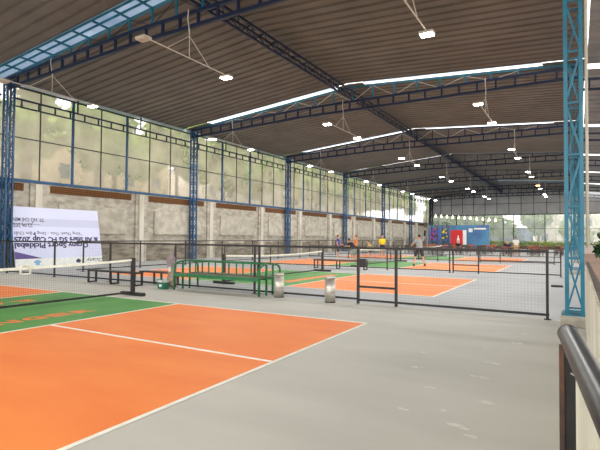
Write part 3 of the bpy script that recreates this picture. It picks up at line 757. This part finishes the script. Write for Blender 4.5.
# ------------------------------------------------------------------ PEOPLE
def person(label, loc, face, J, clothes, seat=False, paddle=None, hair='hair_black', group=None, longhair=False):
    D = dict(pel=(0, 0, .93), chest=(0, .01, 1.24), neck=(0, .0, 1.45), head=(0, .03, 1.60),
             sl=(-.18, 0, 1.40), el=(-.24, -.02, 1.13), wl=(-.25, .06, .88), sr=(.18, 0, 1.40), er=(.24, -.02, 1.13), wr=(.25, .06, .88),
             hl=(-.09, 0, .90), kl=(-.11, .03, .49), al=(-.12, -.01, .08), hr=(.09, 0, .90), kr=(.11, .03, .49), ar=(.12, -.01, .08))
    D.update(J); D = {k: Vector(v) for k, v in D.items()}
    t = thing('person', label, 'person', loc, group)
    X = Vector((1, 0, 0))
    def torso(mb, g=0.0, low=True):
        p, c, n = D['pel'], D['chest'], D['neck']
        mid = (p + c) / 2
        mb.sweep([p - Vector((0, 0, .08)), p, mid, c, c + (n - c) * .7, c + (n - c) * .95], [(.13 + g, .09 + g), (.165 + g, .11 + g), (.14 + g, .1 + g), (.175 + g, .115 + g), (.15 + g, .09 + g), (.07 + g, .06 + g)], 14, X)
    def limb(mb, ps, rs):
        mb.sweep(ps, rs, 10)
        for p, r in zip(ps, rs): mb.ball(p, r * .99, 10, 6)
    b = MB(); torso(b)
    b.sweep([D['neck'] - Vector((0, 0, .05)), D['head'] - Vector((0, .01, .06))], [.055, .052], 10)
    h = D['head']; b.ball(h + Vector((0, 0, .02)), (.075, .095, .105), 14, 10); b.ball(h + Vector((0, .035, -.06)), (.055, .06, .055), 10, 7)
    b.sweep([h + Vector((0, .085, .02)), h + Vector((0, .115, -.02))], [.011, .018], 6)
    for s in (-1, 1): b.ball(h + Vector((s * .078, 0, 0)), (.014, .025, .032), 8, 6)
    for s in 'lr':
        limb(b, [D['s' + s], D['e' + s], D['w' + s]], [.052, .042, .03])
        d = (D['w' + s] - D['e' + s]).normalized(); pw = D['w' + s]; sgn = -1 if s == 'l' else 1
        side = Vector((0, 1, 0)) - d * d.y
        side = side.normalized() if side.length > .2 else Vector((1, 0, 0)); nn = d.cross(side)
        b.sweep([pw, pw + d * .05, pw + d * .09], [(.02, .03), (.018, .042), (.016, .04)], 10, nn)
        for i, L in enumerate((.065, .075, .07, .055)):
            q = pw + d * .085 + side * (.03 - .02 * i)
            b.sweep([q, q + d * L * .55, q + d * L * .9 + nn * .02], [.0115, .0105, .009], 6)
        q = pw + d * .035 + side * .035
        b.sweep([q, q + d * .03 + side * .03, q + d * .06 + side * .035], [.013, .012, .01], 6)
        limb(b, [D['h' + s], D['k' + s], D['a' + s]], [.085, .06, .042])
        a = D['a' + s]; b.sweep([a + Vector((0, -.05, -.035)), a + Vector((0, .04, -.035)), a + Vector((0, .17, -.055))], [.042, .042, .028], 10)
    R = Matrix.Rotation(face, 4, 'Z')
    def finish(mb, name, m, vox, par=None):
        mb.v = [R @ v + Vector(loc) for v in mb.v]
        o = mb.build(name, m, par or t, True)
        if vox:
            r = o.modifiers.new('r', 'REMESH'); r.mode = 'VOXEL'; r.voxel_size = vox
            sm = o.modifiers.new('s', 'SMOOTH'); sm.factor = .5; sm.iterations = 2
            dg = bpy.context.evaluated_depsgraph_get(); me = bpy.data.meshes.new_from_object(o.evaluated_get(dg))
            o.modifiers.clear(); o.data = me
            for p in me.polygons: p.use_smooth = True
        return o
    BODY = finish(b, 'body', 'skin', .011)
    g = MB(); torso(g, .016)
    for s in 'lr': limb(g, [D['s' + s], D['s' + s] + (D['e' + s] - D['s' + s]) * clothes.get('sleeve', .6)], [.07, .066])
    finish(g, 'shirt', 'cloth_' + clothes['shirt'], .014)
    if clothes.get('arm'):
        g = MB(); q0 = D['sr']; limb(g, [q0 + (D['er'] - q0) * .35, D['er'], D['er'] + (D['wr'] - D['er']) * .9], [.071, .056, .044]); finish(g, 'arm_sleeve', 'cloth_black', .014)
    g = MB(); p = D['pel']; g.sweep([p - Vector((0, 0, .1)), p - Vector((0, 0, .02)), p + Vector((0, 0, .08))], [(.14, .11), (.185, .13), (.17, .125)], 14, X)
    L = clothes.get('leg', .75)
    for s in 'lr':
        ps = [D['h' + s], D['h' + s] + (D['k' + s] - D['h' + s]) * min(1, L)]; rs = [.105, .092]
        if L > 1: ps.append(D['k' + s] + (D['a' + s] - D['k' + s]) * (L - 1)); rs = [.105, .078, .06]
        limb(g, ps, rs)
    finish(g, 'trousers' if L > 1 else 'shorts', 'cloth_' + clothes['shorts'], .014)
    for s in 'lr':
        g = MB(); a = D['a' + s]
        g.sweep([a + Vector((0, -.06, -.045)), a + Vector((0, .05, -.042)), a + Vector((0, .13, -.052)), a + Vector((0, .19, -.058))], [(.05, .035), (.052, .038), (.047, .028), (.03, .02)], 10, X)
        g.sweep([a + Vector((0, -.02, -.02)), a + Vector((0, -.02, .06))], [.05, .046], 10)
        lowest = min(v.z for v in g.v)
        finish(g, 'shoe', 'cloth_' + clothes.get('shoe', 'white'), 0)
    g = MB(); g.ball(h + Vector((0, -.02, .045)), (.084, .09, .095), 14, 8)
    if longhair: g.sweep([h + Vector((0, -.08, .03)), h + Vector((0, -.12, -.1)), h + Vector((0, -.1, -.22))], [.05, .045, .02], 8)
    finish(g, 'hair', hair, 0)
    for s in (-1, 1):
        finish(MB().ball(h + Vector((s * .03, .088, .02)), (.011, .008, .007), 8, 5), 'eye', 'eye_dark', 0, BODY)
    finish(MB().ball(h + Vector((0, .092, -.055)), (.022, .006, .006), 8, 5), 'mouth', 'lip', 0, BODY)
    if paddle:
        w_ = D['w' + paddle]; d = (w_ - D['e' + paddle]).normalized(); q = w_ + d * .09
        pt = thing('pickleball_paddle', 'dark paddle held by ' + label, 'paddle', tuple(R @ (q) + Vector(loc)))
        gb = MB(); gb.sweep([q - d * .06, q + d * .08], .016, 8); gb.v = [R @ v + Vector(loc) for v in gb.v]; gb.build('handle', 'paddle', pt)
        gb = MB(); gb.sweep([q + d * .07, q + d * .12, q + d * .2, q + d * .3, q + d * .34], [(.008, .03), (.008, .085), (.008, .1), (.008, .095), (.008, .06)], 14, (0, 1, 0))
        gb.v = [R @ v + Vector(loc) for v in gb.v]; gb.build('blade', 'paddle', pt)
    return t
# tall player with an arm raised, seen from behind on the third court
person('player in grey shirt and black shorts stretching one arm straight up', (-7.45, 25.4, 0.007), 0.5,
       dict(sr=(.17, 0, 1.42), er=(.30, .04, 1.70), wr=(.33, .06, 1.97), el=(-.36, .06, 1.20), wl=(-.36, .28, 1.12), kl=(-.22, .05, .5), al=(-.30, -.02, .08), kr=(.2, .06, .5), ar=(.30, .0, .08), hl=(-.11, 0, .9), hr=(.11, 0, .9)),
       dict(shirt='grey', shorts='black', shoe='black', sleeve=.5, arm=1), paddle='r')
person('player in blue top standing upright left of the bending player in black', (-14.6, 29.9, 0.007), -1.2, dict(wl=(-.1, .3, 1.05), el=(-.25, .08, 1.12)), dict(shirt='blue', shorts='navy', sleeve=.35), hair='hair_brown')
person('player in black top bending forward at the net', (-11.75, 26.3, 0.007), 1.5, dict(pel=(0, -.12, .84), chest=(0, .14, 1.08), neck=(0, .27, 1.24), head=(0, .36, 1.36), sl=(-.18, .22, 1.2), sr=(.18, .22, 1.2), el=(-.24, .36, 1.0), er=(.24, .36, 1.0), wl=(-.2, .58, .98), wr=(.2, .58, .98), hl=(-.1, -.12, .8), hr=(.1, -.12, .8), kl=(-.15, .1, .46), kr=(.15, .1, .46), al=(-.17, -.02, .08), ar=(.17, -.02, .08)),
       dict(shirt='black', shorts='grey'), paddle='r')
person('player in orange top beside the bending player', (-12.15, 27.5, 0.007), 2.2, dict(wl=(-.12, .32, 1.02), wr=(.2, .3, 1.05)), dict(shirt='orange', shorts='black', sleeve=.4), hair='hair_brown')
person('crouching player in tan top on the far court', (-14.0, 34.6, 0.007), 1.9, dict(pel=(0, -.18, .6), chest=(0, .06, .88), neck=(0, .16, 1.06), head=(0, .22, 1.2), sl=(-.18, .12, 1.02), sr=(.18, .12, 1.02), el=(-.26, .24, .8), er=(.26, .24, .8), wl=(-.16, .42, .72), wr=(.16, .42, .72), hl=(-.1, -.18, .58), hr=(.1, -.18, .58), kl=(-.2, .2, .44), kr=(.2, .2, .44), al=(-.2, -.04, .08), ar=(.2, -.04, .08)),
       dict(shirt='tan', shorts='black'), hair='hair_brown')
person('player in bright yellow shirt standing on the farthest court', (-13.55, 35.9, 0.007), -2.6, dict(wl=(-.12, .28, 1.0)), dict(shirt='yellow', shorts='navy', sleeve=.7), hair='hair_black')
person('standing person in white top and tan shorts before the far windows', (-4.6, 44.6, 0), 0.2, {}, dict(shirt='white', shorts='tan', leg=.95), hair='hair_brown')
def seated(y=0): return dict(pel=(0, 0, .55), chest=(0, .03, .86), neck=(0, .04, 1.06), head=(0, .07, 1.21), sl=(-.18, .03, 1.02), sr=(.18, .03, 1.02), el=(-.23, .1, .76), er=(.23, .1, .76), wl=(-.12, .34, .76), wr=(.12, .34, .76), hl=(-.1, .02, .53), hr=(.1, .02, .53), kl=(-.12, .44, .5), kr=(.12, .44, .5), al=(-.12, .42, .08), ar=(.12, .42, .08))

# ------------------------------------------------------------------ CAFE
def make_chair(name, m):
    t = thing(name, '', 'chair', (0, 0, 0))
    MB().box((0, 0, 0.44), (0.44, 0.44, 0.05)).build('seat', m, t, bevel=0.01)
    MB().box((0, -0.21, 0.72), (0.42, 0.03, 0.26)).build('backrest', m, t, bevel=0.01)
    for sx in (-1, 1):
        MB().bar((sx * .2, .2, 0), (sx * .19, .19, .42), .03).build('leg', 'chair_dark', t)
        MB().bar((sx * .2, -.22, 0), (sx * .19, -.21, .85), .03).build('leg', 'chair_dark', t)
    return t
def make_table():
    t = thing('cafe_table', 'small brown café table among chairs before the far windows', 'table', (0, 0, 0), 'café tables under the far windows')
    MB().box((0, 0, 0.73), (0.8, 0.8, 0.035)).build('tabletop', 'table_top', t, bevel=0.01)
    for sx in (-1, 1):
        for sy_ in (-1, 1): MB().bar((sx * .34, sy_ * .34, 0), (sx * .34, sy_ * .34, .715), .04).build('leg', 'chair_dark', t)
    return t
ch_r, ch_d, tb = make_chair('cafe_chair', 'chair_red'), make_chair('cafe_chair', 'chair_dark'), make_table()
first = {}
LR, LD = 'reddish-brown café chair at a table before the far windows', 'dark café chair at a table before the far windows'
ch_r['label'] = LR; ch_r['group'] = 'red-brown café chairs'; ch_d['label'] = LD; ch_d['group'] = 'dark café chairs'
def put(o, loc, rz):
    if o.name not in first:
        first[o.name] = 1; o.location = loc; o.rotation_euler = (0, 0, rz); return o
    return copy_tree(o, loc, rz)
SEATED = []
i = 0
for yy in (46.5, 50.0, 54.0, 58.0):
    x = -14.6 if yy < 48 else -15.4
    while x < -1.2:
        jx, jy = random.uniform(-.15, .15), random.uniform(-.3, .3)
        put(tb, (x + jx, yy + jy, 0), 0)
        for a, dx, dy in ((0, 0, -.72), (PI, 0, .72), (PI / 2, .78, 0)):
            put(ch_r if (i * 7 + int(a * 3)) % 3 else ch_d, (x + jx + dx, yy + jy + dy, 0), a + random.uniform(-.15, .15))
        SEATED.append((x + jx, yy + jy)); x += 2.3; i += 1
sx_, sy_ = SEATED[2]
person('seated person in black top at a far table left of the middle', (sx_, sy_ + .70, 0.0), PI, seated(), dict(shirt='black', shorts='navy', leg=1.7))
sx_, sy_ = SEATED[4]
person('seated person in dark navy top, right of the standing white top', (sx_, sy_ + .70, 0.0), PI, seated(), dict(shirt='navy', shorts='black', leg=1.7))
sx_, sy_ = SEATED[10]
person('seated person in dark top, left of the standing white top', (sx_, sy_ + .70, 0.0), PI, seated(), dict(shirt='black', shorts='grey', leg=1.7))

t = thing('drinks_fridge', 'bright red drinks cabinet by the blue wall at the far left', 'cabinet', (-13.2, 62, 0))
MB().span((-14.0, 61.6, 0), (-12.5, 62.4, 2.6)).build('body', 'red_paint', t, bevel=0.03)
MB().lathe((-13.05, 61.55, 0.95), [(0.17, 0), (0.17, 0.5), (0.06, 0.72), (0.06, 0.95)], 14).build('white_bottle_figure', 'cooler_white', t, True)
MB().span((-12.5, 61.65, 0), (-12.2, 62.35, 2.6)).build('side_panel', 'cooler_white', t)
for x, lab in ((-14.9, 'tall wooden flower stand left, with yellow blooms, beside the blue wall'), (-16.3, 'tall wooden flower stand farther left, nearest the corner')):
    t = thing('flower_stand', lab, 'stand', (x, 62.5, 0), 'flower stands by the blue wall')
    for dx in (-.4, .4): MB().bar((x + dx, 62.5, 0), (x + dx, 62.5, 3.3), .1).build('upright', 'wood_brown', t)
    for j in range(4):
        sh = MB().box((x, 62.5, .5 + j * .85), (.95, .4, .06)).build('shelf', 'wood_brown', t)
        q = MB(); rnd = random.Random(int(x * 10) + j)
        for _ in range(26):
            c = Vector((x + rnd.uniform(-.42, .42), 62.5 + rnd.uniform(-.18, .18), .56 + j * .85 + rnd.uniform(.03, .5)))
            q.bar(c, c + Vector((rnd.uniform(-.14, .14), rnd.uniform(-.14, .14), rnd.uniform(.05, .2))), .1, .02)
        q.build('foliage', 'leaf_dark', sh)
    q = MB(); rnd = random.Random(int(x))
    for _ in range(9): MB().ball((x + rnd.uniform(-.35, .35), 62.25, rnd.uniform(1.2, 2.8)), .1, 7, 5).build('bloom', 'flower_yellow' if x > -16 else 'flower_red', t)
# blue advertising wall with pale unreadable lettering
t = thing('blue_hoarding', 'long bright blue hoarding wall behind the tables at the far left', 'hoarding', (-15, 66, 0))
MB().span((-18.0, 65.9, 0), (-10.0, 66.1, 3.35)).build('panel', 'blue_hoarding', t)
MB().span((-17.8, 65.86, 1.4), (-16.6, 65.9, 2.9)).build('purple_panel', 'purple_panel', t)
q = MB()
for j, (xa, wd, z, hh) in enumerate(((-12.6, .5, 2.4, .5), (-11.9, 1.5, 2.75, .22))): MB().span((xa, 65.87, z), (xa + wd, 65.9, z + hh)).build('white_panel', 'cooler_white', t)
for x in (-17.9, -14.5, -10.1): MB().bar((x, 66.2, 0), (x, 66.2, 3.35), .12).build('back_post', 'dark_steel', t)
t = thing('string_lights', 'sloping string of warm pendant bulbs above the blue hoarding', 'string lights', (-12, 63.5, 3.4))
pts = [(-16.4 + i * .75, 63.5, 4.5 - i * .062) for i in range(11)]
MB().sweep([(-16.9, 63.5, 4.8)] + [(p[0], p[1], p[2] + .3) for p in pts] + [(-8.0, 63.5, 4.1)], .025, 5).build('cable', 'dark_steel', t)
for p in pts:
    MB().lathe((p[0], p[1], p[2]), [(.05, -.16), (.15, -.1), (.13, .04), (.05, .2), (.03, .3)], 10).build('bulb', 'bulb_glow', t, True)
for x in (-16.9, -8.0): MB().bar((x, 63.5, 0), (x, 63.5, 4.8 if x < -10 else 4.1), .08).build('pole', 'dark_steel', t)

# ------------------------------------------------------------------ TREES AND OUTSIDE
def tree(label, x, y, h, r, leaf, group, n=900, ls=.5, name='tree', z0=None, zb=-0.31):
    t = thing(name, label, 'tree', (x, y, zb), group); rnd = random.Random(int(x * 31 + y * 17))
    mb = MB().sweep([(x, y, zb), (x + .1, y, h * .3), (x - .05, y + .1, h * .6)], [r * .09, r * .07, r * .045], 8)
    cl = []
    for j in range(9):
        a = 2 * PI * j / 9 + rnd.uniform(-.3, .3); d = r * rnd.uniform(.2, .68); z = (z0 if z0 else h * .45) + (h - (z0 if z0 else h * .45)) * rnd.uniform(.12, .85)
        c = Vector((x + d * math.cos(a), y + d * math.sin(a), z)); cl.append((c, r * rnd.uniform(.35, .55)))
        mb.sweep([(x, y, min(z - .3 * r, h * .55)), c], [r * .03, r * .01], 5)
    mb.build('trunk', 'bark', t, True)
    q = MB()
    for _ in range(n):
        c, cr = rnd.choice(cl); v = Vector((rnd.gauss(0, 1), rnd.gauss(0, 1), rnd.gauss(0, 1))).normalized() * cr * rnd.uniform(.5, 1.05)
        p = c + v; a = Vector((rnd.uniform(-1, 1), rnd.uniform(-1, 1), rnd.uniform(-.6, .6))).normalized(); b = a.cross(Vector((rnd.uniform(-1, 1), rnd.uniform(-1, 1), rnd.uniform(-1, 1)))).normalized()
        s = ls * rnd.uniform(.6, 1.2)
        q.add([p - a * s, p + b * s * .45, p + a * s, p - b * s * .45], [(0, 1, 2, 3)])
    q.build('foliage', leaf, t)
    return t
k = 0
y = 4.0
TL = ['green leafy tree outside the left windows', 'pale yellow-green tree outside the left windows']
while y < 96:
    tree(TL[k % 2], -30.2 - (k % 2) * 6.6, y, 11.5 + (k * 37 % 5) * .6 + (k % 2) * 2, 2.75, 'leaf' if k % 2 == 0 else 'leaf_yellow', ('green' if k % 2 == 0 else 'yellow-green') + ' trees outside the left windows', 1800, .55, z0=6.6 + (k % 3) * .5)
    y += 3.2; k += 1
def building(label, x0, y0, x1, y1, h, m, roof='shed_roof', face='x', group=None):
    t = thing('building', label, 'building', ((x0 + x1) / 2, (y0 + y1) / 2, -0.31), group)
    MB().span((x0, y0, -.31), (x1, y1, h)).build('wall', m, t)
    MB().span((x0 - .3, y0 - .3, h), (x1 + .3, y1 + .3, h + .25)).build('roof', roof, t)
    L = (y1 - y0) if face == 'x' else (x1 - x0); n = max(2, int(L / 3.5)); zz = 1.2
    while zz + 1.5 < h:
        for i in range(n):
            c = (i + .5) / n
            if face == 'x': MB().span((x1, y0 + L * c - .6, zz), (x1 + .05, y0 + L * c + .6, zz + 1.4)).build('window', 'glass_dark', t)
            else: MB().span((x0 + L * c - .6, y0 - .05, zz), (x0 + L * c + .6, y0, zz + 1.4)).build('window', 'glass_dark', t)
        zz += 2.9
    return t
building('long cream building seen hazily through the nearer left windows', -52, 2, -42, 40, 10.5, 'cream_wall', group=None)
building('pale building seen hazily through the farther left windows', -52, 46, -42, 100, 10.5, 'pale_wall')
tag(recenter(MB().span((-26.9, -5, 4.0), (-23.6, YF, 4.12)).span((-24.0, -5, -.31), (-23.8, YF, 4.0)).span((-26.8, -5, -.31), (-26.6, YF, 4.0)).build('lean_to', 'shed_roof')), 'low grey lean-to roof running outside the left windows', 'lean-to')
for lab, x, yy, h, r, lf in (('dark green tree beyond the far window, leftmost above the blue wall', -24, 92, 10, 3.2, 'leaf'), ('leafy tree beyond the far window above the flower stands', -18, 93, 9.5, 2.9, 'leaf'), ('second leafy tree beyond the far window above the red cabinet', -12, 92.5, 9.2, 2.9, 'leaf'),
                            ('leafy tree in the hazy gap behind the blue building', -21.5, 100, 10.5, 3.0, 'leaf_yellow'), ('pale tree behind the blue building, over the string lights', -15, 100, 10.5, 3.0, 'leaf_yellow'),
                            ('rounded green tree beyond the far window, centre', -6, 93, 7.4, 2.6, 'leaf'), ('low pale green tree beyond the far window, left of the teal columns', -.2, 94, 4.4, 2.7, 'leaf_yellow'), ('pale green tree beyond the far window, right of the teal columns', 5.6, 94, 5.0, 2.8, 'leaf_yellow')):
    tree(lab, x, yy, h, r, lf, 'trees beyond the far windows', 1100, .6, z0=1.5)
building('long pale building beyond the far window', -7.5, 106, 30, 114, 8.5, 'pale_wall', face='y')
building('blue building seen through the far window right of the red cabinet', -30, 106, -8.2, 114, 3.6, 'blue_far', face='y')
t = thing('hedge', 'bright yellow-green hedge strip below the far windows', 'hedge', (-3, 82, 0))
q = MB(); rnd = random.Random(4)
for _ in range(2600):
    p = Vector((rnd.uniform(-13, 11), rnd.uniform(81.6, 82.6), rnd.uniform(.3, 1.2))); a = Vector((rnd.uniform(-1, 1), rnd.uniform(-1, 1), rnd.uniform(-1, 1))).normalized(); b = a.cross(Vector((rnd.uniform(-1, 1), rnd.uniform(-1, 1), 1))).normalized()
    q.add([p - a * .16, p + b * .08, p + a * .16, p - b * .08], [(0, 1, 2, 3)])
q.build('foliage', 'leaf_yellow', t); MB().span((-13, 81.7, 0), (11, 82.5, .4)).build('trough', 'pot', t)
# shrub by the right columns
t = tree('bushy dark green shrub right of the teal columns', 1.9, 37.5, 2.1, 1.2, 'leaf_dark', None, 700, .22, 'shrub', .3, -0.02)
struct(MB().span((0.6, 60, -.02), (13.8, 60.15, .9)).build('wall_side', 'pale_wall'))
